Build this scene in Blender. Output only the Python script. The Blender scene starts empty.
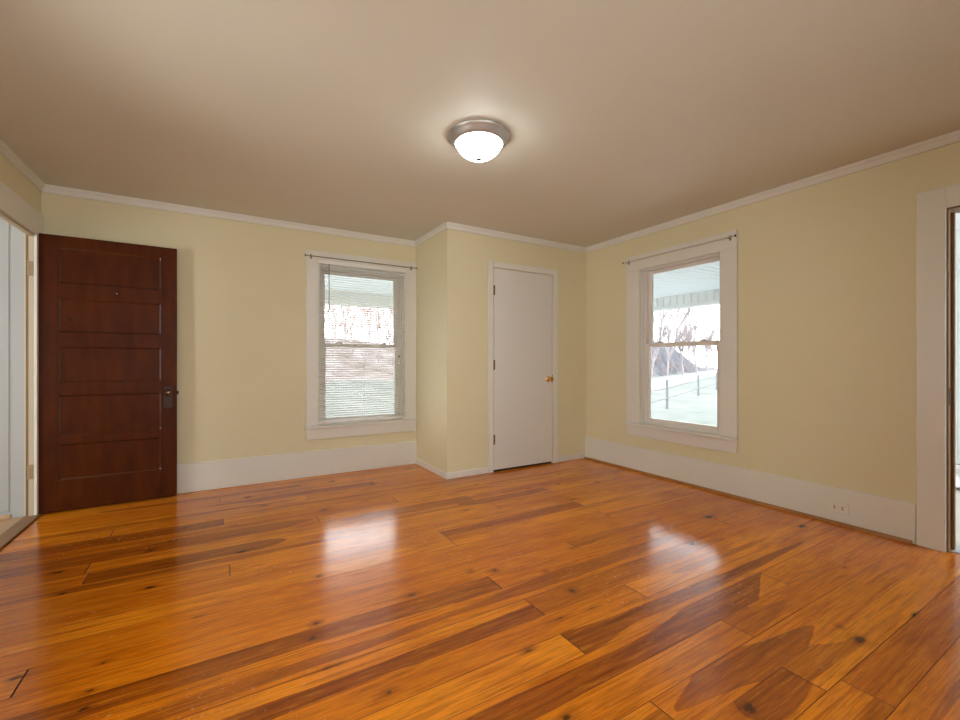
import bpy, bmesh, math, random
import numpy as np
from mathutils import Vector, Matrix

random.seed(7)
SC = bpy.context.scene
COL = SC.collection

# ------------------------------------------------------------------ dimensions (metres)
H = 2.44                       # ceiling height
XL, XR = -1.143, 3.652         # left and right wall faces
YB, YC, YR = 4.468, 3.702, -0.90   # back wall, closet front, rear wall
XC = 1.854                     # closet side face

# ------------------------------------------------------------------ camera, world, lights, exposure
cam_d = bpy.data.cameras.new('camera')
cam = bpy.data.objects.new('camera', cam_d); COL.objects.link(cam)
cam.location = (0, 0, 1.108)
cam.rotation_euler = (math.pi / 2, 0, -math.radians(30.929))
cam_d.sensor_width = 36.0
cam_d.lens = 434.55 / 960 * 36
cam_d.shift_y = 2.64 / 960
cam_d.clip_start = 0.02
cam_d.clip_end = 400
SC.camera = cam

SC.view_settings.view_transform = 'Standard'
SC.view_settings.look = 'None'
SC.view_settings.gamma = 1.0
SC.view_settings.use_curve_mapping = False
SC.view_settings.exposure = 0.0

SKY = 7.0
w = bpy.data.worlds.new('overcast_sky'); SC.world = w
w.use_nodes = True
wn = w.node_tree.nodes; wl = w.node_tree.links
bg = wn['Background']
tc = wn.new('ShaderNodeTexCoord'); sp = wn.new('ShaderNodeSeparateXYZ')
rp = wn.new('ShaderNodeValToRGB')
wl.new(tc.outputs['Generated'], sp.inputs[0]); wl.new(sp.outputs['Z'], rp.inputs['Fac'])
rp.color_ramp.elements[0].color = (0.97, 0.985, 1.0, 1)
rp.color_ramp.elements[1].color = (0.84, 0.92, 1.0, 1)
wl.new(rp.outputs['Color'], bg.inputs['Color'])
bg.inputs['Strength'].default_value = SKY


def area(name, loc, rot, sx, sy, power, color):
    d = bpy.data.lights.new(name, 'AREA'); d.shape = 'RECTANGLE'
    d.size, d.size_y, d.energy, d.color = sx, sy, power, color
    o = bpy.data.objects.new(name, d); COL.objects.link(o)
    o.location = loc; o.rotation_euler = rot
    return o


R90 = math.pi / 2
DAY = (1.0, 0.98, 0.92)
# added fill lights in invented windows of unseen walls; daylight in two neighbouring rooms
area('added_fill_left', (XL - 0.30, 2.05, 1.32), (0, -(R90 - 0.25), 0), 1.45, 0.95, 22, DAY)
area('added_fill_rear', (-0.35, YR - 0.20, 1.28), (R90, 0, 0), 1.0, 1.45, 2.5, DAY)
area('added_fill_rear_b', (1.10, YR - 0.20, 1.28), (R90, 0, 0), 1.0, 1.45, 2.5, DAY)
area('daylight_side_room', (-3.58, 3.45, 1.3), (0, -R90, 0), 1.3, 0.9, 4, (0.97, 0.99, 1.0))
area('daylight_side_room_b', (-3.13, 1.96, 1.45), (R90, 0, 0), 0.5, 1.3, 29, (0.97, 0.99, 1.0))
area('daylight_next_room', (5.2, -1.75, 1.4), (R90, 0, 0), 1.6, 1.4, 20, (0.92, 0.96, 1.0))


# ------------------------------------------------------------------ materials
def newmat(name):
    m = bpy.data.materials.new(name); m.use_nodes = True
    nt = m.node_tree
    return m, nt, nt.nodes['Principled BSDF']


def N(nt, kind, **kw):
    n = nt.nodes.new(kind)
    for k, v in kw.items():
        setattr(n, k, v)
    return n


def paint(name, col, rough=0.5, var=0.04, scale=3.0, bump=0.0, bscale=60, metal=0.0, spec=0.5, stretch=(1, 1, 1)):
    """painted / plain surface: colour with slight mottling and an optional fine relief"""
    m, nt, b = newmat(name)
    t = N(nt, 'ShaderNodeTexCoord'); mp = N(nt, 'ShaderNodeMapping')
    mp.inputs['Scale'].default_value = stretch
    nt.links.new(t.outputs['Object'], mp.inputs[0])
    n = N(nt, 'ShaderNodeTexNoise'); n.inputs['Scale'].default_value = scale; n.inputs['Detail'].default_value = 5
    nt.links.new(mp.outputs[0], n.inputs['Vector'])
    mix = N(nt, 'ShaderNodeMix', data_type='RGBA')
    mix.inputs['A'].default_value = tuple(max(0, c * (1 - var)) for c in col) + (1,)
    mix.inputs['B'].default_value = tuple(min(1, c * (1 + var)) for c in col) + (1,)
    nt.links.new(n.outputs['Fac'], mix.inputs['Factor'])
    nt.links.new(mix.outputs['Result'], b.inputs['Base Color'])
    b.inputs['Roughness'].default_value = rough
    b.inputs['Metallic'].default_value = metal
    b.inputs['Specular IOR Level'].default_value = spec
    if bump:
        n2 = N(nt, 'ShaderNodeTexNoise'); n2.inputs['Scale'].default_value = bscale; n2.inputs['Detail'].default_value = 4
        nt.links.new(mp.outputs[0], n2.inputs['Vector'])
        bp = N(nt, 'ShaderNodeBump'); bp.inputs['Strength'].default_value = bump; bp.inputs['Distance'].default_value = 0.002
        nt.links.new(n2.outputs['Fac'], bp.inputs['Height']); nt.links.new(bp.outputs[0], b.inputs['Normal'])
    return m


M = {}
M['wall'] = paint('cream_wall_paint', (0.76, 0.685, 0.45), 0.55, 0.03, 1.5, 0.25, 45, spec=0.3)
M['ceiling'] = paint('ceiling_paint', (0.69, 0.66, 0.555), 0.6, 0.03, 1.2, 0.2, 40, spec=0.25)
M['trim'] = paint('white_trim_paint', (0.78, 0.75, 0.67), 0.38, 0.03, 4, 0.25, 30)
M['closet_door'] = paint('white_door_paint', (0.77, 0.735, 0.675), 0.42, 0.035, 3, 0.15, 25, stretch=(1, 1, 0.3))
M['vinyl'] = paint('white_vinyl', (0.80, 0.75, 0.68), 0.35, 0.02, 4)
M['blind'] = paint('white_blind_vinyl', (0.84, 0.82, 0.76), 0.4, 0.02, 6)
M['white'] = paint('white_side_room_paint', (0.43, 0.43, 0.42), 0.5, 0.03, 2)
M['pale'] = paint('pale_next_room_paint', (0.76, 0.80, 0.82), 0.5, 0.04, 4)
M['brass'] = paint('polished_brass', (0.80, 0.52, 0.16), 0.22, 0.06, 20, metal=1.0)
M['oldbrass'] = paint('tarnished_brass', (0.060, 0.030, 0.018), 0.5, 0.3, 30, metal=0.5)
M['bronze'] = paint('brown_hinge_metal', (0.20, 0.115, 0.045), 0.4, 0.2, 40, metal=0.7)
M['nickel'] = paint('brushed_nickel', (0.50, 0.49, 0.47), 0.42, 0.04, 30, metal=0.8)
M['finial'] = paint('dark_nickel', (0.10, 0.10, 0.10), 0.5, metal=0.3)
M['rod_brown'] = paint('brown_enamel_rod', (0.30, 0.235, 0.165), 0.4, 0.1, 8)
M['rod_grey'] = paint('grey_enamel_rod', (0.60, 0.53, 0.45), 0.4, 0.1, 8)
M['black'] = paint('black_slot', (0.012, 0.011, 0.010), 0.6)
M['oldjamb'] = paint('yellowed_jamb_paint', (0.55, 0.46, 0.32), 0.5, 0.1, 5, 0.2, 30)
M['knob'] = paint('dark_bronze_knob', (0.13, 0.075, 0.05), 0.22, 0.2, 30, metal=0.9)
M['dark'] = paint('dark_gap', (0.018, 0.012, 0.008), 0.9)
M['hingepaint'] = paint('worn_painted_hinge', (0.36, 0.26, 0.15), 0.45, 0.3, 60, metal=0.4)
M['outlet'] = paint('outlet_plastic', (0.82, 0.77, 0.68), 0.35, 0.01)
M['thresh'] = paint('worn_oak_threshold', (0.25, 0.13, 0.055), 0.45, 0.35, 8, 0.3, 40, stretch=(6, 0.7, 6))
M['shoe'] = paint('stained_shoe_moulding', (0.40, 0.165, 0.035), 0.4, 0.3, 6)
M['jambwood'] = paint('bare_jamb_wood', (0.23, 0.135, 0.06), 0.5, 0.35, 8, 0.2, 40, stretch=(6, 6, 0.6))
M['sideboards'] = paint('tan_floorboards', (0.50, 0.32, 0.17), 0.35, 0.2, 6, stretch=(0.6, 6, 1))
M['carpet'] = paint('pale_vinyl_floor', (0.66, 0.63, 0.58), 0.5, 0.1, 14)
M['bag'] = paint('white_plastic', (0.82, 0.84, 0.88), 0.35, 0.05, 10)
M['alu'] = paint('metal_threshold', (0.55, 0.60, 0.66), 0.3, 0.1, 30, metal=0.9)
M['soffit'] = paint('porch_soffit_paint', (0.64, 0.69, 0.725), 0.5, 0.02, 2)
M['frieze'] = paint('porch_beam_paint', (0.62, 0.635, 0.63), 0.5, 0.03, 3)
M['bark'] = paint('grey_bark', (0.30, 0.265, 0.26), 0.9, 0.2, 4)
M['twig'] = paint('pinkish_winter_twigs', (0.44, 0.345, 0.32), 0.9, 0.2, 4)
M['brush'] = paint('bare_brush_twigs', (0.30, 0.25, 0.235), 0.9, 0.2, 4)
M['post'] = paint('weathered_post', (0.13, 0.14, 0.145), 0.85, 0.25, 6)
M['road'] = paint('pale_road', (0.17, 0.172, 0.18), 0.8, 0.1, 0.6)
M['siding'] = paint('house_siding', (0.7, 0.7, 0.68), 0.6)
M['porchfloor'] = paint('porch_boards', (0.82, 0.82, 0.80), 0.6, 0.05, 3)


def mat_ground(name, cols, scale):
    m, nt, b = newmat(name)
    t = N(nt, 'ShaderNodeTexCoord')
    n = N(nt, 'ShaderNodeTexNoise'); n.inputs['Scale'].default_value = scale; n.inputs['Detail'].default_value = 9; n.inputs['Roughness'].default_value = 0.7
    r = N(nt, 'ShaderNodeValToRGB')
    nt.links.new(t.outputs['Object'], n.inputs['Vector']); nt.links.new(n.outputs['Fac'], r.inputs['Fac'])
    e = r.color_ramp.elements
    e[0].position, e[1].position = 0.36, 0.64
    e[0].color = cols[0] + (1,); e[1].color = cols[-1] + (1,)
    if len(cols) > 2:
        k = e.new(0.5); k.color = cols[1] + (1,)
    nt.links.new(r.outputs['Color'], b.inputs['Base Color'])
    b.inputs['Roughness'].default_value = 0.95
    b.inputs['Specular IOR Level'].default_value = 0.1
    return m


M['lawn'] = mat_ground('winter_lawn', [(0.105, 0.116, 0.10), (0.138, 0.147, 0.131), (0.175, 0.18, 0.165)], 0.45)
M['hill'] = mat_ground('brushy_hillside', [(0.105, 0.080, 0.070), (0.185, 0.157, 0.145), (0.26, 0.24, 0.23)], 0.8)
M['bank'] = mat_ground('grey_leafless_bank', [(0.065, 0.065, 0.076), (0.095, 0.095, 0.105), (0.135, 0.132, 0.142)], 0.9)


def mat_glass():
    m = bpy.data.materials.new('window_glass'); m.use_nodes = True
    nt = m.node_tree; nt.nodes.remove(nt.nodes['Principled BSDF'])
    out = nt.nodes['Material Output']
    tr = N(nt, 'ShaderNodeBsdfTransparent'); tr.inputs['Color'].default_value = (0.98, 0.985, 0.985, 1)
    gl = N(nt, 'ShaderNodeBsdfGlossy'); gl.inputs['Roughness'].default_value = 0.02
    fr = N(nt, 'ShaderNodeFresnel'); fr.inputs['IOR'].default_value = 1.3
    mx = N(nt, 'ShaderNodeMixShader')
    nt.links.new(fr.outputs[0], mx.inputs[0]); nt.links.new(tr.outputs[0], mx.inputs[1]); nt.links.new(gl.outputs[0], mx.inputs[2])
    nt.links.new(mx.outputs[0], out.inputs['Surface'])
    return m


M['glass'] = mat_glass()


def mat_slat():
    m, nt, b = newmat('translucent_white_slats')
    b.inputs['Base Color'].default_value = (0.88, 0.86, 0.81, 1); b.inputs['Roughness'].default_value = 0.4
    tr = N(nt, 'ShaderNodeBsdfTranslucent'); tr.inputs['Color'].default_value = (0.88, 0.85, 0.80, 1)
    mx = N(nt, 'ShaderNodeMixShader'); mx.inputs[0].default_value = 0.32
    nt.links.new(b.outputs[0], mx.inputs[1]); nt.links.new(tr.outputs[0], mx.inputs[2])
    nt.links.new(mx.outputs[0], nt.nodes['Material Output'].inputs['Surface'])
    return m


M['slat'] = mat_slat()


def mat_shade():
    m, nt, b = newmat('lit_frosted_glass')
    b.inputs['Base Color'].default_value = (0.9, 0.9, 0.88, 1)
    b.inputs['Emission Color'].default_value = (0.90, 0.98, 1.0, 1)
    b.inputs['Emission Strength'].default_value = 25
    return m


M['shade'] = mat_shade()


def mat_door():
    m, nt, b = newmat('dark_varnished_wood')
    t = N(nt, 'ShaderNodeTexCoord'); mp = N(nt, 'ShaderNodeMapping'); mp.inputs['Scale'].default_value = (9, 9, 2.2)
    nt.links.new(t.outputs['Object'], mp.inputs[0])
    n = N(nt, 'ShaderNodeTexNoise'); n.inputs['Scale'].default_value = 1.6; n.inputs['Detail'].default_value = 7
    nt.links.new(mp.outputs[0], n.inputs['Vector'])
    r = N(nt, 'ShaderNodeValToRGB'); e = r.color_ramp.elements
    e[0].position, e[1].position = 0.3, 0.75
    e[0].color = (0.052, 0.0098, 0.0006, 1); e[1].color = (0.094, 0.0185, 0.0010, 1)
    nt.links.new(n.outputs['Fac'], r.inputs['Fac'])
    # chipped, blackened varnish spots
    n2 = N(nt, 'ShaderNodeTexNoise'); n2.inputs['Scale'].default_value = 9; n2.inputs['Detail'].default_value = 6; n2.inputs['Roughness'].default_value = 0.65
    nt.links.new(t.outputs['Object'], n2.inputs['Vector'])
    r2 = N(nt, 'ShaderNodeValToRGB'); e2 = r2.color_ramp.elements
    e2[0].position, e2[1].position = 0.685, 0.72
    nt.links.new(n2.outputs['Fac'], r2.inputs['Fac'])
    mx = N(nt, 'ShaderNodeMix', data_type='RGBA')
    mx.inputs['B'].default_value = (0.012, 0.006, 0.004, 1)
    nt.links.new(r2.outputs['Color'], mx.inputs['Factor']); nt.links.new(r.outputs['Color'], mx.inputs['A'])
    nt.links.new(mx.outputs['Result'], b.inputs['Base Color'])
    b.inputs['Roughness'].default_value = 0.42; b.inputs['Specular IOR Level'].default_value = 0.12
    bp = N(nt, 'ShaderNodeBump'); bp.inputs['Strength'].default_value = 0.15; bp.inputs['Distance'].default_value = 0.002
    nt.links.new(n2.outputs['Fac'], bp.inputs['Height']); nt.links.new(bp.outputs[0], b.inputs['Normal'])
    return m


M['brown'] = mat_door()
M['moulding'] = paint('varnished_panel_moulding', (0.075, 0.018, 0.004), 0.24, 0.2, 9, spec=0.9)


def mat_floor():
    m, nt, b = newmat('varnished_heart_pine')
    L = nt.links.new
    uv = N(nt, 'ShaderNodeUVMap'); uv.uv_map = 'plank'
    rnd = N(nt, 'ShaderNodeAttribute'); rnd.attribute_name = 'plank_tone'
    hs = N(nt, 'ShaderNodeAttribute'); hs.attribute_name = 'heart'
    kn = N(nt, 'ShaderNodeAttribute'); kn.attribute_name = 'knot'
    sr = N(nt, 'ShaderNodeSeparateColor'); L(rnd.outputs['Color'], sr.inputs[0])
    # grain coordinates: along the plank stretched, shifted per plank
    off = N(nt, 'ShaderNodeVectorMath', operation='SCALE'); off.inputs['Scale'].default_value = 37.0
    L(rnd.outputs['Color'], off.inputs[0])
    add = N(nt, 'ShaderNodeVectorMath', operation='ADD'); L(uv.outputs['UV'], add.inputs[0]); L(off.outputs[0], add.inputs[1])

    def noise(scale, sx, sy, detail=6, rough=0.55, dist=0.0):
        mp = N(nt, 'ShaderNodeMapping'); mp.inputs['Scale'].default_value = (sx, sy, 1)
        L(add.outputs[0], mp.inputs[0])
        n = N(nt, 'ShaderNodeTexNoise'); n.inputs['Scale'].default_value = scale
        n.inputs['Detail'].default_value = detail; n.inputs['Roughness'].default_value = rough; n.inputs['Distortion'].default_value = dist
        L(mp.outputs[0], n.inputs['Vector'])
        return n

    def math2(op, a, bb):
        n = N(nt, 'ShaderNodeMath', operation=op)
        for i, v in enumerate((a, bb)):
            if isinstance(v, (int, float)): n.inputs[i].default_value = v
            else: L(v, n.inputs[i])
        return n.outputs[0]

    def ramp(fac, p0, p1, c0=(0, 0, 0), c1=(1, 1, 1)):
        r = N(nt, 'ShaderNodeValToRGB'); e = r.color_ramp.elements
        e[0].position, e[1].position = p0, p1
        e[0].color = tuple(c0) + (1,); e[1].color = tuple(c1) + (1,)
        L(fac, r.inputs['Fac'])
        return r.outputs['Color']

    def mix(fac, a, bb, blend='MIX'):
        n = N(nt, 'ShaderNodeMix', data_type='RGBA', blend_type=blend)
        for k, v in (('Factor', fac), ('A', a), ('B', bb)):
            if isinstance(v, (int, float)): n.inputs[k].default_value = v
            elif isinstance(v, tuple): n.inputs[k].default_value = v + (1,)
            else: L(v, n.inputs[k])
        return n.outputs['Result']

    fine = noise(1.0, 5, 170, 4, 0.6)
    grain = noise(1.0, 1.6, 34, 6, 0.6, 0.6)
    blotch = noise(1.0, 2.2, 9, 5, 0.55, 0.3)
    # sapwood: light orange, tone changes from plank to plank
    sap = mix(sr.outputs['Red'], (0.66, 0.165, 0.004), (0.98, 0.330, 0.012))
    sap = mix(ramp(grain.outputs['Fac'], 0.52, 0.68), sap, (0.58, 0.135, 0.003))
    sap = mix(ramp(blotch.outputs['Fac'], 0.48, 0.78), sap, (0.54, 0.128, 0.003))
    # heartwood: red brown
    heart = mix(sr.outputs['Green'], (0.31, 0.064, 0.004), (0.50, 0.125, 0.008))
    heart = mix(ramp(grain.outputs['Fac'], 0.40, 0.66), heart, (0.20, 0.040, 0.003))
    edge = noise(1.0, 4, 14, 3, 0.5)
    hv = math2('ADD', hs.outputs['Fac'], math2('MULTIPLY', math2('SUBTRACT', edge.outputs['Fac'], 0.5), 0.020))
    hmask = ramp(math2('ADD', math2('MULTIPLY', hv, 300.0), 0.5), 0.0, 1.0)
    st_ = N(nt, 'ShaderNodeAttribute'); st_.attribute_name = 'heart_depth'
    colr = mix(math2('MULTIPLY', hmask, st_.outputs['Fac']), sap, heart)
    # fine fibres
    colr = mix(ramp(fine.outputs['Fac'], 0.42, 0.66), colr, mix(0.36, colr, (0.17, 0.045, 0.003)))
    streak = noise(1.0, 6.0, 74, 5, 0.7, 0.25)
    colr = mix(math2('MULTIPLY', ramp(streak.outputs['Fac'], 0.54, 0.64), 0.34), colr, (0.15, 0.036, 0.003))
    colr = mix(math2('MULTIPLY', ramp(streak.outputs['Fac'], 0.36, 0.46, (1, 1, 1), (0, 0, 0)), 0.22), colr, (1.0, 0.42, 0.03))
    # knots, with darkened wood around
    kv = math2('ADD', kn.outputs['Fac'], math2('MULTIPLY', math2('SUBTRACT', noise(1.0, 22, 40, 3).outputs['Fac'], 0.5), 0.9))
    colr = mix(math2('MULTIPLY', ramp(kv, 0.05, 0.9), 0.6), colr, (0.20, 0.048, 0.005))
    colr = mix(math2('MULTIPLY', ramp(kv, 0.78, 0.95), 0.85), colr, (0.050, 0.016, 0.005))
    # pale scuffs and scratches in the varnish
    sc = N(nt, 'ShaderNodeTexNoise'); sc.inputs['Scale'].default_value = 38; sc.inputs['Detail'].default_value = 8; sc.inputs['Roughness'].default_value = 0.8
    L(uv.outputs['UV'], sc.inputs['Vector'])
    lo = N(nt, 'ShaderNodeTexNoise'); lo.inputs['Scale'].default_value = 1.1; lo.inputs['Detail'].default_value = 3
    L(uv.outputs['UV'], lo.inputs['Vector'])
    scm = math2('MULTIPLY', ramp(sc.outputs['Fac'], 0.575, 0.65), ramp(lo.outputs['Fac'], 0.42, 0.60))
    colr = mix(math2('MULTIPLY', scm, 0.5), colr, (0.80, 0.46, 0.20))
    L(colr, b.inputs['Base Color'])
    rg = math2('ADD', 0.15, math2('MULTIPLY', ramp(lo.outputs['Fac'], 0.4, 0.7), 0.07))
    rg = math2('ADD', rg, math2('MULTIPLY', scm, 0.22))
    L(rg, b.inputs['Roughness'])
    b.inputs['IOR'].default_value = 1.5
    b.inputs['Specular IOR Level'].default_value = 0.44
    # relief: ripples of the worn finish and fibres
    rip = noise(1.0, 3.0, 22, 3)
    h = math2('ADD', math2('MULTIPLY', rip.outputs['Fac'], 1.0), math2('MULTIPLY', fine.outputs['Fac'], 0.22))
    h = math2('ADD', h, math2('MULTIPLY', sc.outputs['Fac'], 0.10))
    bp = N(nt, 'ShaderNodeBump'); bp.inputs['Strength'].default_value = 0.22; bp.inputs['Distance'].default_value = 0.0025
    L(h, bp.inputs['Height']); L(bp.outputs[0], b.inputs['Normal'])
    return m


M['floor'] = mat_floor()


# ------------------------------------------------------------------ mesh helpers
def bx(bm, lo, hi, bevel=0.0, seg=1):
    lo, hi = [min(a, b) for a, b in zip(lo, hi)], [max(a, b) for a, b in zip(lo, hi)]
    r = bmesh.ops.create_cube(bm, size=1.0)
    vs = r['verts']
    for v in vs:
        v.co = Vector(((lo[0] + hi[0]) / 2 + v.co.x * (hi[0] - lo[0]), (lo[1] + hi[1]) / 2 + v.co.y * (hi[1] - lo[1]), (lo[2] + hi[2]) / 2 + v.co.z * (hi[2] - lo[2])))
    if bevel:
        es = list({e for v in vs for e in v.link_edges})
        bmesh.ops.bevel(bm, geom=es, offset=bevel, segments=seg, affect='EDGES', profile=0.5)


def tube(bm, pts, r, n=10, cap=True, r2=None):
    """a tube through pts; radius r (to r2 at the end)"""
    pts = [Vector(p) for p in pts]
    rings = []
    up = Vector((0, 0, 1))
    for i, p in enumerate(pts):
        d = (pts[min(i + 1, len(pts) - 1)] - pts[max(i - 1, 0)]).normalized()
        a = d.cross(up if abs(d.dot(up)) < 0.95 else Vector((1, 0, 0))).normalized(); c = d.cross(a)
        rr = r if r2 is None else r + (r2 - r) * i / max(1, len(pts) - 1)
        rings.append([bm.verts.new(p + rr * (math.cos(2 * math.pi * k / n) * a + math.sin(2 * math.pi * k / n) * c)) for k in range(n)])
    for A, B in zip(rings, rings[1:]):
        for k in range(n):
            bm.faces.new((A[k], A[(k + 1) % n], B[(k + 1) % n], B[k]))
    if cap:
        bm.faces.new(list(reversed(rings[0]))); bm.faces.new(rings[-1])


def lathe(bm, prof, n=48, axis='z', center=(0, 0, 0)):
    """prof: (radius, height) pairs revolved about an axis through center"""
    c = Vector(center); rings = []

    def place(r, h, a):
        x, y = r * math.cos(a), r * math.sin(a)
        return c + {'z': Vector((x, y, h)), 'y': Vector((x, h, y)), 'x': Vector((h, x, y))}[axis]
    for r, h in prof:
        if r < 1e-6: rings.append([bm.verts.new(place(0, h, 0))])
        else: rings.append([bm.verts.new(place(r, h, 2 * math.pi * k / n)) for k in range(n)])
    for A, B in zip(rings, rings[1:]):
        for k in range(n):
            a, b2 = A[k % len(A)], A[(k + 1) % len(A)]
            d, e = B[(k + 1) % len(B)], B[k % len(B)]
            f = [v for i, v in enumerate((a, b2, d, e)) if v not in (a, b2, d, e)[:i]]
            if len(f) > 2: bm.faces.new(f)


def obj(name, bm, mat, parent=None, smooth=False):
    bmesh.ops.recalc_face_normals(bm, faces=bm.faces)
    me = bpy.data.meshes.new(name); bm.to_mesh(me); bm.free()
    o = bpy.data.objects.new(name, me); COL.objects.link(o)
    for mm in (mat if isinstance(mat, (list, tuple)) else [mat]): me.materials.append(mm)
    if smooth:
        for p in me.polygons: p.use_smooth = True
        try: me.set_sharp_from_angle(angle=math.radians(40))
        except Exception: pass
    if parent is not None: o.parent = parent
    return o


def boxes(name, lst, mat, parent=None, bevel=0.0, seg=1):
    bm = bmesh.new()
    for lo, hi in lst: bx(bm, lo, hi, bevel, seg)
    return obj(name, bm, mat, parent)


def tag(o, label=None, cat=None, group=None, kind=None):
    for k, v in (('label', label), ('category', cat), ('group', group), ('kind', kind)):
        if v: o[k] = v
    return o


def empty(name, loc=(0, 0, 0), rz=0.0):
    o = bpy.data.objects.new(name, None); COL.objects.link(o)
    o.location = loc; o.rotation_euler = (0, 0, rz); o.empty_display_size = 0.1
    return o


def struct(o, label, cat): return tag(o, label, cat, None, 'structure')


# ------------------------------------------------------------------ floor: individual planks in one mesh
ROWS = [0.51, 0.655, 0.793, 0.935, 1.071, 1.21, 1.353, 1.49, 1.638, 1.775, 1.91, 2.03, 2.186, 2.33, 2.462, 2.605, 2.75, 2.885, 3.02,
        3.165, 3.30, 3.44, 3.58, 3.72, 3.855, 3.99, 4.125, 4.26, 4.395, 4.53]
y = 0.51
while y > YR - 0.15:
    y -= 0.14; ROWS.insert(0, y)
FX0, FX1 = XL - 0.03, XR + 0.04
K0 = ROWS.index(0.51)
# butt joints (x) of the rows that the eye can follow
JOINTS = {0: [1.861], 1: [1.756], 2: [1.209], 3: [1.851], 4: [2.44], 5: [1.194], 6: [1.731], 7: [1.225], 8: [3.0], 9: [1.19, 3.03], 10: [1.835],
          11: [-0.593], 12: [2.413], 13: [1.233], 14: [1.235, 2.42], 15: [0.046], 16: [1.83], 17: [-0.59, 2.45], 18: [-0.61, 1.76], 19: [0.6], 20: [1.22],
          21: [0.02], 22: [-0.6], 23: [0.62], 24: [1.22], 25: [0.0], 26: [0.62], 27: [-0.6], 28: [1.2]}
B = 0.03   # overshoot past a plank's edges where the heart fills its width
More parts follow.
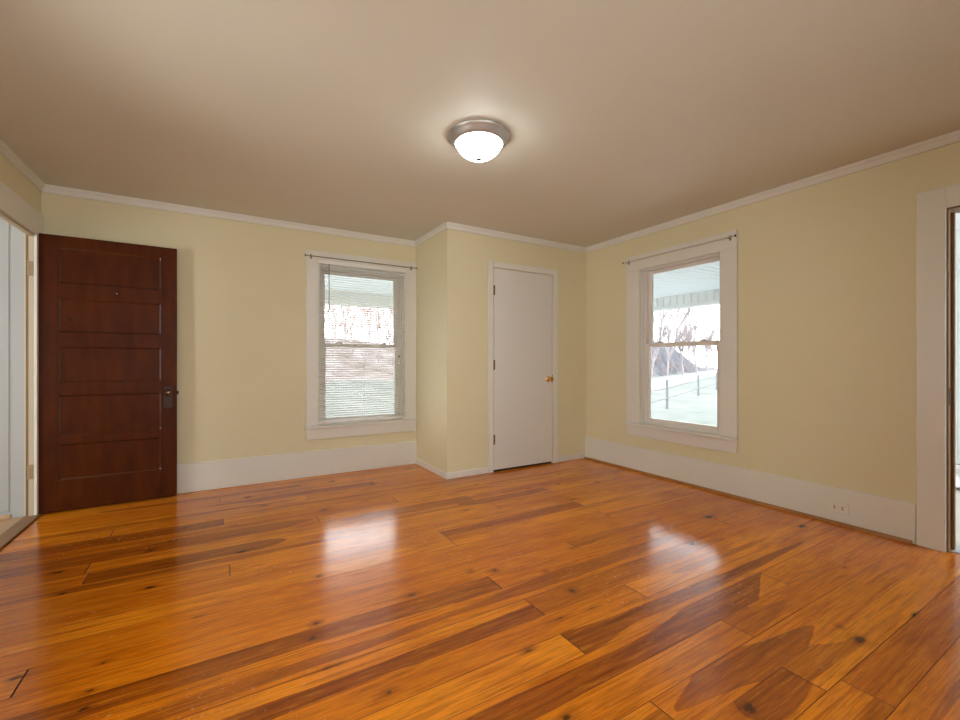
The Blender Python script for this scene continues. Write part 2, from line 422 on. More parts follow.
# (a point of the board, how deep the colour is, outline) for each board row
HEART = {
    0: [(2.3, .25, [(1.7, 0.40), (2.9, 0.40), (3.3, 0.55), (2.6, 0.64), (2.2, 0.70), (1.7, 0.70)]), (1.2, .45, [(0.6, 0.50), (1.2, 0.56), (2.0, 0.57), (2.0, 0.49), (1.2, 0.50)])],
    1: [(1.6, .95, [(1.40, 0.735), (1.44, 0.80), (1.50, 0.86), (2.0, 0.86), (2.0, 0.70), (1.76, 0.698), (1.58, 0.665), (1.47, 0.675)]),
        (1.9, .55, [(1.60, 0.86), (1.95, 0.82), (2.10, 0.745), (2.20, 0.735), (2.25, 0.71), (2.20, 0.69), (2.06, 0.695), (1.90, 0.70), (1.60, 0.715)]), (0.5, .5, [(-0.8, 0.70), (0.4, 0.74), (1.2, 0.71), (0.4, 0.68)])],
    2: [(1.6, .85, [(1.222, 0.868), (1.30, 0.897), (1.42, 0.925), (1.50, 0.98), (1.66, 0.96), (1.84, 0.905), (2.06, 0.877), (2.17, 0.850), (2.10, 0.828), (1.98, 0.80), (1.90, 0.76), (1.72, 0.76), (1.58, 0.803), (1.42, 0.832), (1.28, 0.850)]),
        (0.5, .6, [(-0.4, 0.87), (0.5, 0.91), (1.4, 0.90), (1.4, 0.84), (0.5, 0.83)])],
    3: [(2.0, .55, [(1.7, 1.15), (1.98, 1.10), (2.12, 1.03), (2.30, 1.01), (2.2, 0.97), (2.0, 0.955), (1.7, 0.95)]), (1.4, .35, [(0.9, 1.0), (1.3, 1.03), (2.0, 1.02), (2.0, 0.96), (1.4, 0.95)]), (2.6, .35, [(2.1, 1.05), (2.7, 1.06), (3.2, 1.03), (2.7, 1.02)])],
    4: [(0.8, 1.0, [(-0.15, 1.12), (0.3, 1.165), (0.713, 1.187), (1.1, 1.170), (1.46, 1.168), (1.7, 1.19), (1.9, 1.26), (2.60, 1.27), (2.50, 1.22), (2.20, 1.10), (2.08, 1.0), (0.3, 1.02), (-0.15, 1.06)])],
    5: [(2.0, .95, [(1.05, 1.42), (1.21, 1.358), (1.35, 1.337), (1.6, 1.328), (2.21, 1.305), (2.7, 1.302), (3.0, 1.290), (3.26, 1.272), (2.9, 1.260), (2.45, 1.238), (2.1, 1.235), (1.75, 1.243), (1.5, 1.250), (1.36, 1.225), (1.22, 1.19), (1.05, 1.15)]),
        (0.2, .35, [(-0.6, 1.25), (0.3, 1.28), (0.9, 1.26), (0.3, 1.235)])],
    6: [(0.9, .35, [(0.2, 1.43), (0.9, 1.445), (1.6, 1.42), (0.9, 1.41)]), (2.6, .6, [(2.0, 1.46), (2.6, 1.45), (3.3, 1.43), (2.6, 1.40), (2.1, 1.41)])],
    7: [(0.5, 1.0, [(-0.8, 1.555), (0.05, 1.577), (0.45, 1.558), (0.94, 1.577), (1.4, 1.592), (1.4, 1.40), (1.0, 1.44), (0.6, 1.49), (0.43, 1.503), (0.14, 1.493), (-0.2, 1.44), (-0.8, 1.44)]),
        (2.0, .55, [(1.05, 1.75), (1.8, 1.70), (2.3, 1.63), (2.9, 1.56), (2.3, 1.53), (1.6, 1.50), (1.05, 1.44)])],
    8: [(0.5, .75, [(-0.9, 1.705), (0.0, 1.735), (0.6, 1.715), (1.2, 1.745), (1.7, 1.80), (2.1, 1.80), (2.6, 1.75), (2.3, 1.69), (1.5, 1.665), (1.0, 1.695), (0.4, 1.665), (-0.3, 1.66), (-0.9, 1.68)])],
    9: [(0.3, .9, [(-0.9, 1.97), (1.4, 1.97), (1.4, 1.73), (1.0, 1.775), (0.5, 1.805), (0.0, 1.80), (-0.35, 1.81), (-0.9, 1.74)]), (2.4, .4, [(2.1, 1.87), (2.6, 1.86), (3.3, 1.84), (2.6, 1.81)])],
    10: [(2.2, .55, [(1.7, 2.09), (2.2, 2.02), (2.9, 1.99), (2.3, 1.96), (1.7, 1.91)]), (0.8, .4, [(0.45, 1.955), (0.80, 1.965), (1.1, 1.955), (0.8, 1.935)])],
    11: [(0.8, .3, [(-0.4, 2.10), (0.7, 2.13), (1.9, 2.10), (0.7, 2.07)])],
    12: [(2.8, .45, [(2.3, 2.27), (2.9, 2.25), (3.3, 2.23), (2.9, 2.21), (2.3, 2.20)])],
    14: [(2.0, .8, [(1.0, 2.575), (1.6, 2.575), (2.2, 2.585), (2.9, 2.572), (3.5, 2.56), (3.5, 2.50), (2.84, 2.487), (2.2, 2.475), (1.6, 2.486), (1.0, 2.48)]), (0.3, .3, [(-0.5, 2.53), (0.4, 2.55), (1.1, 2.53), (0.4, 2.50)])],
    15: [(1.2, .3, [(0.2, 2.68), (1.5, 2.70), (2.8, 2.68), (1.5, 2.65)])],
    16: [(0.2, .7, [(-0.9, 2.86), (0.1, 2.87), (0.9, 2.83), (0.2, 2.79), (-0.9, 2.80)])],
    17: [(2.1, .7, [(1.6, 3.10), (2.6, 3.10), (2.6, 2.93), (1.6, 2.89)]), (0.0, .85, [(-0.8, 3.06), (0.1, 3.06), (0.4, 2.98), (0.3, 2.90), (0.0, 2.84), (-0.8, 2.84)]), (1.3, .5, [(0.6, 2.97), (1.3, 2.99), (1.9, 2.98), (1.3, 2.93)])],  # second tongue: partly heartwood, partly the brown door's reflection put into the colour
    18: [(1.2, .7, [(0.6, 3.12), (1.1, 3.19), (1.9, 3.20), (1.9, 3.0), (1.1, 3.02)]), (2.6, .55, [(1.6, 3.14), (2.6, 3.14), (3.6, 3.12), (2.6, 3.07), (1.6, 3.06)])],
    19: [(0.0, .75, [(-1.4, 3.36), (0.2, 3.34), (0.7, 3.24), (0.1, 3.12), (-1.4, 3.12)])],
    20: [(2.6, .45, [(1.4, 3.39), (2.6, 3.41), (3.8, 3.39), (2.6, 3.34)]), (-0.2, .4, [(-1.2, 3.37), (0.0, 3.40), (1.2, 3.37), (0.0, 3.34)])],
    21: [(-0.5, .75, [(-1.4, 3.65), (0.2, 3.65), (0.2, 3.39), (-1.4, 3.39)]), (1.5, .4, [(0.2, 3.53), (1.6, 3.55), (3.0, 3.53), (1.6, 3.49)])],
    22: [(1.5, .55, [(-0.4, 3.65), (1.5, 3.68), (3.6, 3.65), (1.5, 3.61)])],
    23: [(-0.4, .6, [(-1.4, 3.81), (-0.2, 3.82), (0.8, 3.79), (-0.2, 3.75), (-1.4, 3.75)]), (1.4, .5, [(0.5, 3.80), (1.3, 3.82), (2.0, 3.78), (1.3, 3.76)])],
    24: [(0.6, .7, [(-0.4, 3.95), (0.6, 4.0), (1.4, 4.0), (1.4, 3.87), (0.4, 3.89)])],
    25: [(0.9, .5, [(-0.2, 4.08), (0.9, 4.10), (2.0, 4.08), (0.9, 4.04)])],
    26: [(0.0, .7, [(-0.9, 4.22), (0.3, 4.24), (0.8, 4.22), (0.8, 4.15), (-0.6, 4.15)])],
    27: [(0.9, .5, [(-0.2, 4.34), (0.9, 4.36), (2.0, 4.34), (0.9, 4.31)])],
}
# knots: x, y, half length, half width
KNOTS = [(-0.74, 3.119, .06, .022), (-0.643, 2.82, .045, .016), (-0.294, 2.673, .055, .018), (-0.078, 2.261, .03, .012), (-0.364, 2.094, .03, .014), (-0.379, 1.935, .035, .015),
         (-0.377, 1.848, .03, .02), (-0.61, 2.149, .04, .022), (0.115, 2.9, .06, .02), (0.441, 2.364, .025, .02), (0.35, 1.945, .03, .02), (0.32, 1.851, .03, .025), (0.784, 1.946, .045, .02),
         (0.484, 1.412, .04, .016), (0.336, 1.64, .02, .01), (1.141, 2.008, .028, .022), (1.256, 1.948, .042, .024), (1.467, 1.577, .035, .032), (1.485, 1.801, .028, .016), (1.807, 1.946, .02, .018),
         (1.019, 1.343, .04, .018), (0.932, 1.024, .04, .018), (2.24, 1.531, .012, .012), (2.237, 0.789, .022, .02), (1.459, 0.754, .055, .03), (2.195, 0.709, .05, .03), (2.62, 0.655, .05, .01),
         (2.658, 3.045, .04, .018), (2.336, 3.069, .03, .016), (2.459, 2.636, .06, .018), (1.592, 2.855, .05, .016), (0.672, 3.407, .05, .02), (0.086, 3.393, .04, .014), (1.003, 3.474, .04, .016),
         (3.02, 1.833, .07, .03), (2.482, 1.613, .06, .025), (3.387, 1.402, .05, .025), (1.2, 3.9, .04, .02), (0.3, 3.75, .04, .018), (-0.2, 3.52, .05, .018), (-0.35, 3.20, .04, .016), (-0.25, 3.3, .05, .018),
         (1.7, 4.3, .04, .02), (0.9, 4.19, .04, .02), (3.0, 2.9, .04, .018), (2.0, 3.4, .03, .014), (2.9, 3.3, .03, .014), (0.2, 4.05, .05, .02), (2.9, 1.0, .03, .012), (0.55, 1.47, .05, .008), (1.25, 1.44, .07, .007), (1.45, 1.42, .05, .007)]


def poly_sd(P, poly):
    """signed distance of points P (n,2) to a polygon, positive inside"""
    poly = np.array(poly); n = len(poly)
    d = np.full(len(P), 1e9); ins = np.zeros(len(P), bool)
    for i in range(n):
        a, b2 = poly[i], poly[(i + 1) % n]
        e = b2 - a; wv = P - a
        t = np.clip((wv @ e) / (e @ e), 0, 1)
        d = np.minimum(d, np.hypot(*(wv - t[:, None] * e).T))
        c = ((a[1] > P[:, 1]) != (b2[1] > P[:, 1])) & (P[:, 0] < (b2[0] - a[0]) * (P[:, 1] - a[1]) / (b2[1] - a[1] + 1e-12) + a[0])
        ins ^= c
    return np.where(ins, d, -d)


def smooth_poly(poly):
    """two rounds of corner cutting so that a heartwood tongue has a flowing outline"""
    for _ in range(2):
        q = []
        for i in range(len(poly)):
            a, b2 = poly[i], poly[(i + 1) % len(poly)]
            q += [(a[0] * .75 + b2[0] * .25, a[1] * .75 + b2[1] * .25), (a[0] * .25 + b2[0] * .75, a[1] * .25 + b2[1] * .75)]
        poly = q
    return poly


def build_floor():
    rs = np.random.RandomState(11)
    V, F, UV, TONE, HS, KN, DP = [], [], [], [], [], [], []
    nb = 0
    for r in range(len(ROWS) - 1):
        k = r - K0
        y0, y1 = ROWS[r] + rs.uniform(.0006, .0016), ROWS[r + 1] - rs.uniform(.0006, .0016)
        js = JOINTS.get(k, [random.choice([-0.6, 0.0, 0.62, 1.22, 1.84, 2.44, 3.04])])
        xs = [FX0] + sorted(js) + [FX1]
        for i in range(len(xs) - 1):
            gap = rs.uniform(.0015, .0035)
            x0, x1 = xs[i] + (gap if i else 0), xs[i + 1] - gap
            nx = max(2, int((x1 - x0) / (0.022 if -0.2 <= y0 else 0.1))); ny = 8
            gx, gy = np.meshgrid(np.linspace(x0, x1, nx + 1), np.linspace(y0, y1, ny + 1), indexing='ij')
            P = np.stack([gx.ravel(), gy.ravel()], 1)
            # each board lies a hair out of level and slightly cupped
            vv = (P[:, 1] - (y0 + y1) / 2) / ((y1 - y0) / 2)
            z = rs.uniform(-.0004, .0004) + vv * rs.uniform(-.00025, .00025) - (1 - vv ** 2) * rs.uniform(-.00015, .0004)
            V.append(np.column_stack([P, z]))
            a = np.arange((nx + 1) * (ny + 1)).reshape(nx + 1, ny + 1) + nb
            F.append(np.stack([a[:-1, :-1].ravel(), a[1:, :-1].ravel(), a[1:, 1:].ravel(), a[:-1, 1:].ravel()], 1))
            nb += len(P)
            hs = np.full(len(P), -0.2); dp = np.full(len(P), .6)
            for ax, deep, poly in HEART.get(k, []):
                if x0 - 0.01 <= ax <= x1 + 0.01:      # a tongue stays inside the board whose grain carries it
                    sd = poly_sd(P, smooth_poly(poly)); dp = np.where(sd > hs, deep, dp); hs = np.maximum(hs, sd)
            if k not in HEART and rs.rand() < .4:
                c0 = y0 + (y1 - y0) * rs.uniform(.3, .7); L0 = rs.uniform(x0, x1); w0 = rs.uniform(.01, .03)
                hs = np.maximum(hs, poly_sd(P, smooth_poly([(L0 - .9, c0), (L0, c0 + w0), (L0 + .9, c0), (L0, c0 - w0)])))
            HS.append(hs); DP.append(dp)
            kn = np.full(len(P), -1.0)
            for kx, ky, ka, kb in KNOTS:
                if y0 - 0.03 < ky < y1 + 0.03 and x0 - .1 < kx < x1 + .1:
                    kn = np.maximum(kn, 1.25 - np.hypot((P[:, 0] - kx) / ka, (P[:, 1] - ky) / kb) * 0.75)
                    # resin streaks running off the knot along the grain
                    kn = np.maximum(kn, 0.42 - np.hypot((P[:, 0] - kx) / (ka * 4.5), (P[:, 1] - ky) / (kb * .9)) * 0.6)
            KN.append(kn)
            TONE.append(np.tile(np.array([rs.uniform(.25, .95), rs.uniform(.1, .9), rs.rand(), 1.0]), (len(P), 1)))
            UV.append(P)
    V = np.concatenate(V); F = np.concatenate(F); UV = np.concatenate(UV)
    nq = len(F)
    # dark sub-floor showing in the gaps
    s = len(V)
    V = np.concatenate([V, [[FX0, YR - .1, -.004], [FX1, YR - .1, -.004], [FX1, ROWS[-1], -.004], [FX0, ROWS[-1], -.004]]])
    me = bpy.data.meshes.new('floor')
    me.from_pydata(V.tolist(), [], F.tolist() + [[s, s + 1, s + 2, s + 3]])
    me.materials.append(M['floor']); me.materials.append(M['dark'])
    me.polygons[nq].material_index = 1
    pad = lambda A, v: np.concatenate([np.concatenate(A), np.full((4,) + np.concatenate(A).shape[1:], v)])
    for nm, ty, A in (('heart', 'FLOAT', pad(HS, -.2)), ('knot', 'FLOAT', pad(KN, -1.0)), ('heart_depth', 'FLOAT', pad(DP, 0.5))):
        at = me.attributes.new(nm, ty, 'POINT'); at.data.foreach_set('value', A.astype(np.float32))
    at = me.attributes.new('plank_tone', 'FLOAT_COLOR', 'POINT'); at.data.foreach_set('color', pad(TONE, 0.5).astype(np.float32).ravel())
    uvl = me.uv_layers.new(name='plank')
    li = np.zeros(len(me.loops), np.int32); me.loops.foreach_get('vertex_index', li)
    UVa = np.concatenate([UV, V[-4:, :2]])
    uvl.data.foreach_set('uv', UVa[li].astype(np.float32).ravel())
    o = bpy.data.objects.new('floor', me); COL.objects.link(o)
    for p in me.polygons: p.use_smooth = True
    return struct(o, 'glossy orange pine plank floor with dark heartwood streaks and knots', 'floor')


build_floor()

# ------------------------------------------------------------------ room shell
T = 0.16
struct(boxes('ceiling', [((XL - .2, YR - .2, H), (XR + .2, YB + .2, H + .08))], M['ceiling']), 'plain taupe-white painted ceiling', 'ceiling')

WZ0, WZ1 = 0.47, 2.05          # window openings
BW = (0.84, 1.70)              # back window opening (x)
RW = (2.11, 2.94)              # right window opening (y)
LW = (1.50, 2.55)              # added window in the left wall, out of view, for fill light
DL = (3.47, 4.331)             # left doorway (y)
DR = (-0.07, 0.777)            # right doorway (y)


def wall_x(name, x0, x1, ya, yb, holes, mat):
    """a wall of thickness x0..x1 running along y with rectangular holes (ya, yb, za, zb)"""
    lst, c = [], ya
    for h0, h1, za, zb in sorted(holes):
        lst.append(((x0, c, 0), (x1, h0, H)))
        if za > 0: lst.append(((x0, h0, 0), (x1, h1, za)))
        if zb < H: lst.append(((x0, h0, zb), (x1, h1, H)))
        c = h1
    lst.append(((x0, c, 0), (x1, yb, H)))
    return boxes(name, lst, mat)


def wall_y(name, y0, y1, xa, xb, holes, mat):
    lst, c = [], xa
    for h0, h1, za, zb in sorted(holes):
        lst.append(((c, y0, 0), (h0, y1, H)))
        if za > 0: lst.append(((h0, y0, 0), (h1, y1, za)))
        if zb < H: lst.append(((h0, y0, zb), (h1, y1, H)))
        c = h1
    lst.append(((c, y0, 0), (xb, y1, H)))
    return boxes(name, lst, mat)


struct(wall_y('wall_back', YB, YB + T, XL - .2, XR + T, [(BW[0] - .02, BW[1] + .02, WZ0, WZ1 + .02)], M['wall']), 'cream painted wall behind the brown door and the blind', 'wall')
struct(wall_x('wall_right', XR, XR + .13, YR, YB, [(RW[0] - .02, RW[1] + .02, WZ0, WZ1 + .02), (DR[0], DR[1], 0, 2.012)], M['wall']), 'cream painted wall with a bare window and an open doorway', 'wall')
struct(wall_x('wall_left', XL - .05, XL, YR, YB, [(LW[0], LW[1], 0.6, 2.0), (DL[0], DL[1], 0, 2.03)], M['wall']), 'cream painted wall with the doorway of the brown door', 'wall')
struct(wall_y('wall_rear', YR - .14, YR, XL - .05, XR + .13, [(-.85, .15, .6, 2.0), (.60, 1.60, .6, 2.0)], M['wall']), 'cream painted wall behind the camera', 'wall')
CD = (2.372, 3.142)            # closet door opening (x)
struct(wall_y('wall_closet_front', YC, YC + .10, XC, XR, [(CD[0], CD[1], 0, 2.07)], M['wall']), 'cream painted closet front around the white door', 'wall')
struct(boxes('wall_closet_side', [((XC, YC + .10, 0), (XC + .10, YB, H))], M['wall']), 'narrow cream painted side of the closet beside the window', 'wall')

# crown moulding: a small stepped strip under the ceiling
CH, CP = 0.061, 0.016


def crown(name, lo, hi, n, label):
    """lo..hi: footprint of the strip on the wall, n: which way it steps out"""
    bm = bmesh.new()
    bx(bm, (lo[0], lo[1], H - CH), (hi[0], hi[1], H), .0015)
    hx = (min(lo[0], lo[0] + n[0] * .008), max(hi[0], hi[0] + n[0] * .008)); hy = (min(lo[1], lo[1] + n[1] * .008), max(hi[1], hi[1] + n[1] * .008))
    bx(bm, (hx[0], hy[0], H - .022), (hx[1], hy[1], H), .0015)
    struct(obj(name, bm, M['trim']), label, 'crown moulding')


crown('trim_1', (XL, YB - CP, 0), (XC, YB, 0), (0, -1), 'white crown moulding above the brown door and the blind')
crown('trim_2', (XR - CP, YR, 0), (XR, YC, 0), (-1, 0), 'white crown moulding above the bare window')
crown('trim_3', (XL, YR, 0), (XL + CP, YB, 0), (1, 0), 'white crown moulding above the doorway of the brown door')
crown('trim_4', (XC - CP, YC - CP, 0), (XR, YC, 0), (0, -1), 'white crown moulding above the closet door')
crown('trim_5', (XC - CP, YC - .001, 0), (XC, YB, 0), (-1, 0), 'short white crown moulding on the closet side')


# baseboards
def base(name, lo, hi, h, label):
    bm = bmesh.new()
    bx(bm, (lo[0], lo[1], 0.001), (hi[0], hi[1], h), .004, 2)
    struct(obj(name, bm, M['trim']), label, 'baseboard')


base('baseboard_back', (XL, YB - .02, 0), (XC, YB, 0), .25, 'tall white baseboard under the blind window')
base('baseboard_right', (XR - .02, .905, 0), (XR, YC, 0), .25, 'tall white baseboard under the bare window with an outlet')
base('baseboard_closet_side', (XC - .013, YC - .001, 0), (XC, YB - .02, 0), .062, 'low white baseboard on the closet side')
base('baseboard_closet_front', (XC - .013, YC - .013, 0), (2.306, YC, 0), .062, 'low white baseboard before the closet hinge side')
base('baseboard_closet_end', (3.222, YC - .013, 0), (XR - .02, YC, 0), .062, 'low white baseboard between closet door and corner')
base('baseboard_left', (XL, YR, 0), (XL + .02, 3.34, 0), .25, 'tall white baseboard on the doorway wall')
base('baseboard_rear', (XL, YR, 0), (XR, YR + .02, 0), .25, 'tall white baseboard behind the camera')
bm = bmesh.new()
tube(bm, [(XR - .021, .92, .004), (XR - .021, 2.3, .004), (XR - .021, YC - .013, .004)], .017, 12)
struct(obj('trim_6', bm, M['shoe'], smooth=True), 'brown stained shoe moulding along the tall baseboard', 'shoe moulding')


# ------------------------------------------------------------------ windows
def window(name, mp, u0, u1, c0, c1, label, stool=(.02, .02), thick=.16):
    """mp(u, n, z) maps along-wall, outward depth and height to the world"""
    root = empty(name, mp((u0 + u1) / 2, 0, WZ0)); inv = -Vector(root.location)
    struct(root, label, 'window')

    def B_(pname, lst, mat, parent=root, bev=.002):
        bm = bmesh.new()
        for a, b2 in lst:
            bx(bm, Vector(mp(*a)) + inv, Vector(mp(*b2)) + inv, bev)
        return obj(pname, bm, mat, parent)
    zt = WZ1
    B_('casing', [((c0, -.020, .492), (u0 + .004, 0, zt - .004)), ((u1 - .004, -.020, .492), (c1, 0, zt - .004)), ((c0, -.022, zt - .004), (c1, 0, 2.198))], M['trim'])
    B_('stool', [((c0 - stool[0], -.050, .468), (c1 + stool[1], 0, .491)), ((u0, -.001, .468), (u1, .050, .491))], M['trim'], bev=.004)
    B_('apron', [((c0 + .002, -.020, .362), (c1 - .004, 0, .468))], M['trim'])
    # jamb liner and stops
    j = .018
    B_('jamb', [((u0 - .02, 0, WZ0), (u0, thick, zt + .02)), ((u1, 0, WZ0), (u1 + .02, thick, zt + .02)), ((u0 - .02, 0, zt), (u1 + .02, thick, zt + .02)), ((u0 - .02, .045, WZ0), (u1 + .02, thick, .498)),
                ((u0, .018, .491), (u0 + .014, .046, zt)), ((u1 - .014, .018, .491), (u1, .046, zt)), ((u0, .018, zt - .014), (u1, .046, zt))], M['trim'])
    f = .030
    B_('vinyl_frame', [((u0, .046, .495), (u0 + f, .125, zt)), ((u1 - f, .046, .495), (u1, .125, zt)), ((u0, .046, zt - .018), (u1, .125, zt)), ((u0, .046, .491), (u1, .125, .512))], M['vinyl'])
    a, b2 = u0 + f, u1 - f
    st = .039

    def sash(pname, n0, n1, z0, z1, bot, top):
        s = B_(pname, [((a, n0, z0), (a + st, n1, z1)), ((b2 - st, n0, z0), (b2, n1, z1)), ((a + st, n0, z0), (b2 - st, n1, z0 + bot)), ((a + st, n0, z1 - top), (b2 - st, n1, z1))], M['vinyl'], bev=.003)
        nm = (n0 + n1) / 2
        bm = bmesh.new(); bx(bm, Vector(mp(a + st - .004, nm - .002, z0 + bot - .004)) + inv, Vector(mp(b2 - st + .004, nm + .002, z1 - top + .004)) + inv)
        obj('pane', bm, M['glass'], s)
        return s
    sash('upper_sash', .090, .118, 1.262, zt - .018, .036, .032)
    lo = sash('lower_sash', .052, .084, .512, 1.302, .040, .038)
    for t in (.22, .80):
        u = a + (b2 - a) * t
        bm = bmesh.new()
        bx(bm, Vector(mp(u - .030, .050, 1.302)) + inv, Vector(mp(u + .030, .088, 1.312)) + inv, .003)
        bx(bm, Vector(mp(u - .012, .054, 1.310)) + inv, Vector(mp(u + .016, .082, 1.320)) + inv, .003)
        obj('sash_lock', bm, M['vinyl'], lo)
    return root


window('window_1', lambda u, n, z: (u, YB + n, z), BW[0], BW[1], .716, XC - .003, 'white sash window behind the mini blind', (.018, 0.0))
window('window_2', lambda u, n, z: (XR + n, u, z), RW[0], RW[1], 1.972, 3.10, 'bare white sash window looking onto porch and lawn', (.012, .025), .13)

# added windows in the unseen walls for the fill lights: plain frames with panes
for nm, mp, u0, u1, lab in (('added_window_3', lambda u, n, z: (XL - n, u, z), LW[0], LW[1], 'added sash window for fill light in the doorway wall, beside the camera'),
                            ('added_window_4', lambda u, n, z: (u, YR - n, z), -.85, .15, 'added sash window for fill light in the wall behind the camera, near the doorway'),
                            ('added_window_5', lambda u, n, z: (u, YR - n, z), .60, 1.60, 'added sash window for fill light in the wall behind the camera, far from the doorway')):
    r = empty(nm, mp((u0 + u1) / 2, 0, .6)); iv = -Vector(r.location); struct(r, lab, 'window')
    bm = bmesh.new()
    for a, b2 in (((u0 - .12, -.02, .48), (u0, 0, 2.12)), ((u1, -.02, .48), (u1 + .12, 0, 2.12)), ((u0 - .12, -.02, 2.0), (u1 + .12, 0, 2.12)), ((u0 - .12, -.03, .48), (u1 + .12, 0, .6))):
        bx(bm, Vector(mp(*a)) + iv, Vector(mp(*b2)) + iv, .002)
    obj('casing', bm, M['trim'], r)
    bm = bmesh.new()
    for a, b2 in (((u0, .01, .6), (u0 + .04, .04, 2.0)), ((u1 - .04, .01, .6), (u1, .04, 2.0)), ((u0, .01, 1.96), (u1, .04, 2.0)), ((u0, .01, .6), (u1, .04, .65)), ((u0, .01, 1.28), (u1, .04, 1.32))):
        bx(bm, Vector(mp(*a)) + iv, Vector(mp(*b2)) + iv, .002)
    obj('sash', bm, M['vinyl'], r)
    bm = bmesh.new(); bx(bm, Vector(mp(u0 + .03, .022, .64)) + iv, Vector(mp(u1 - .03, .027, 1.97)) + iv)
    obj('pane', bm, M['glass'], r)

# ------------------------------------------------------------------ doors
# closet door with its casing
r = empty('door_2', ((CD[0] + CD[1]) / 2, YC, 0)); iv = -Vector(r.location)
struct(r, 'plain white flush closet door with a brass knob', 'door')


def cbox(bm, lo, hi, bev=.0): bx(bm, Vector(lo) + iv, Vector(hi) + iv, bev)


bm = bmesh.new()
cbox(bm, (2.308, YC - .016, .0), (2.369, YC, 2.132), .004); cbox(bm, (3.146, YC - .016, .0), (3.219, YC, 2.132), .004); cbox(bm, (2.3695, YC - .016, 2.0715), (3.1455, YC, 2.132), .004)
obj('casing', bm, M['trim'], r)
bm = bmesh.new(); cbox(bm, (2.377, YC - .006, .022), (3.1375, YC + .030, 2.0655), .002)
slab = obj('door_slab', bm, M['closet_door'], r)
bm = bmesh.new(); cbox(bm, (2.377, YC + .003, .002), (3.1375, YC + .026, .024)); tag(obj('gap_shade', bm, M['dark'], r), 'black strip painting the shade in the gap under the door')  # added black strip: shade of the gap under the door put into colour
bm = bmesh.new()
for a, b2 in (((2.372, YC + .032, 0), (2.392, YC + .10, 2.07)), ((3.122, YC + .032, 0), (3.142, YC + .10, 2.07)), ((2.392, YC + .032, 2.05), (3.122, YC + .10, 2.07))): cbox(bm, a, b2)
obj('door_stop', bm, M['trim'], r)
for z in (1.84, 1.085, .33):
    bm = bmesh.new(); tube(bm, [Vector((2.375, YC - .012, z - .05)) + iv, Vector((2.375, YC - .012, z + .05)) + iv], .0065, 10)
    cbox(bm, (2.371, YC - .0165, z - .047), (2.387, YC - .006, z + .047), .001)
    tag(obj('hinge', bm, M['bronze'], r), 'brown metal hinge')
kc = Vector((3.085, YC - .006, .929)) + iv
bm = bmesh.new()
lathe(bm, [(0, 0), (.030, 0), (.032, -.004), (.026, -.010), (.012, -.014), (.011, -.030), (.016, -.036), (.026, -.044), (.0285, -.054), (.024, -.064), (.012, -.069), (0, -.070)], 32, 'y', kc)
tag(obj('knob', bm, M['brass'], r, True), 'polished brass knob')
bm = bmesh.new(); cbox(bm, (3.1372, YC - .007, .885), (3.1465, YC + .0, .975)); tag(obj('strike_plate', bm, M['bronze'], r), 'brown metal strike plate')
# closet interior wall faces
# brown five-panel door, swung open against the back wall
DW, DT = .833, .036
r = empty('door_1', (-1.136, 4.343, .012), math.radians(1.35))
struct(r, 'dark brown five-panel wooden door standing open against the wall', 'door')
PAN = [(1.949, 1.684), (1.573, 1.320), (1.215, .944), (.854, .551), (.490, .224)]
px0, px1, DH = .113, .728, 2.036
bm = bmesh.new()
bx(bm, (0, 0, 0), (px0, DT, DH), .003); bx(bm, (px1, 0, 0), (DW, DT, DH), .003)
edges = [DH] + [v for t in PAN for v in t] + [0]
for i in range(0, len(edges), 2): bx(bm, (px0, .0005, edges[i + 1]), (px1, DT - .0005, edges[i]))
obj('stile_frame', bm, M['brown'], r)
for z1, z0 in PAN:
    bm = bmesh.new()
    # bevelled sticking around the sunk panel: four sloping strips
    s = .012; d = .014
    o4 = [(px0, .0007, z0), (px1, .0007, z0), (px1, .0007, z1), (px0, .0007, z1)]
    i4 = [(px0 + s, d, z0 + s), (px1 - s, d, z0 + s), (px1 - s, d, z1 - s), (px0 + s, d, z1 - s)]
    vo = [bm.verts.new(v) for v in o4]; vi = [bm.verts.new(v) for v in i4]
    bk = [bm.verts.new((v[0], DT - d, v[2])) for v in i4]; bo = [bm.verts.new((v[0], DT - .0007, v[2])) for v in o4]
    for k in range(4):
        k2 = (k + 1) % 4
        bm.faces.new((vo[k], vo[k2], vi[k2], vi[k])); bm.faces.new((bk[k], bk[k2], bo[k2], bo[k])); bm.faces.new((vo[k2], vo[k], bo[k], bo[k2]))
    bm.faces.new(vi); bm.faces.new(list(reversed(bk)))
    pn = obj('panel', bm, [M['brown'], M['moulding']], r)
    for f in pn.data.polygons:
        if f.area < .02 and abs(f.normal.y) > .05 and abs(f.normal.y) < .98: f.material_index = 1
bm = bmesh.new(); bx(bm, (.749, -.0035, .728), (.805, .0005, .902), .0015)
pl = tag(obj('lock_plate', bm, M['oldbrass'], r), 'tarnished metal lock plate')
bm = bmesh.new(); lathe(bm, [(0, -.002), (.016, -.002), (.017, -.006), (.010, -.010), (.009, -.030), (.015, -.036), (.024, -.043), (.0265, -.052), (.022, -.062), (.010, -.066), (0, -.0665)], 28, 'y', (.777, -.002, .852))
obj('knob', bm, M['knob'], pl, True)
bm = bmesh.new(); lathe(bm, [(0, -.0012), (.005, -.0012), (.005, .0)], 12, 'y', (.777, -.0035, .775)); bx(bm, (.7745, -.0047, .757), (.7795, -.003, .775))
obj('keyhole', bm, M['black'], pl)
bm = bmesh.new(); bx(bm, (DW - .002, .010, .835), (DW + .012, .022, .862), .002); obj('latch_bolt', bm, M['oldbrass'], r)
bm = bmesh.new(); lathe(bm, [(0, 0), (.0018, 0), (.0018, -.02), (.004, -.021), (.004, -.023), (0, -.024)], 10, 'y', (.452, .001, 1.63)); tag(obj('coat_nail', bm, M['nickel'], r), 'bright nail driven into the upper rail')
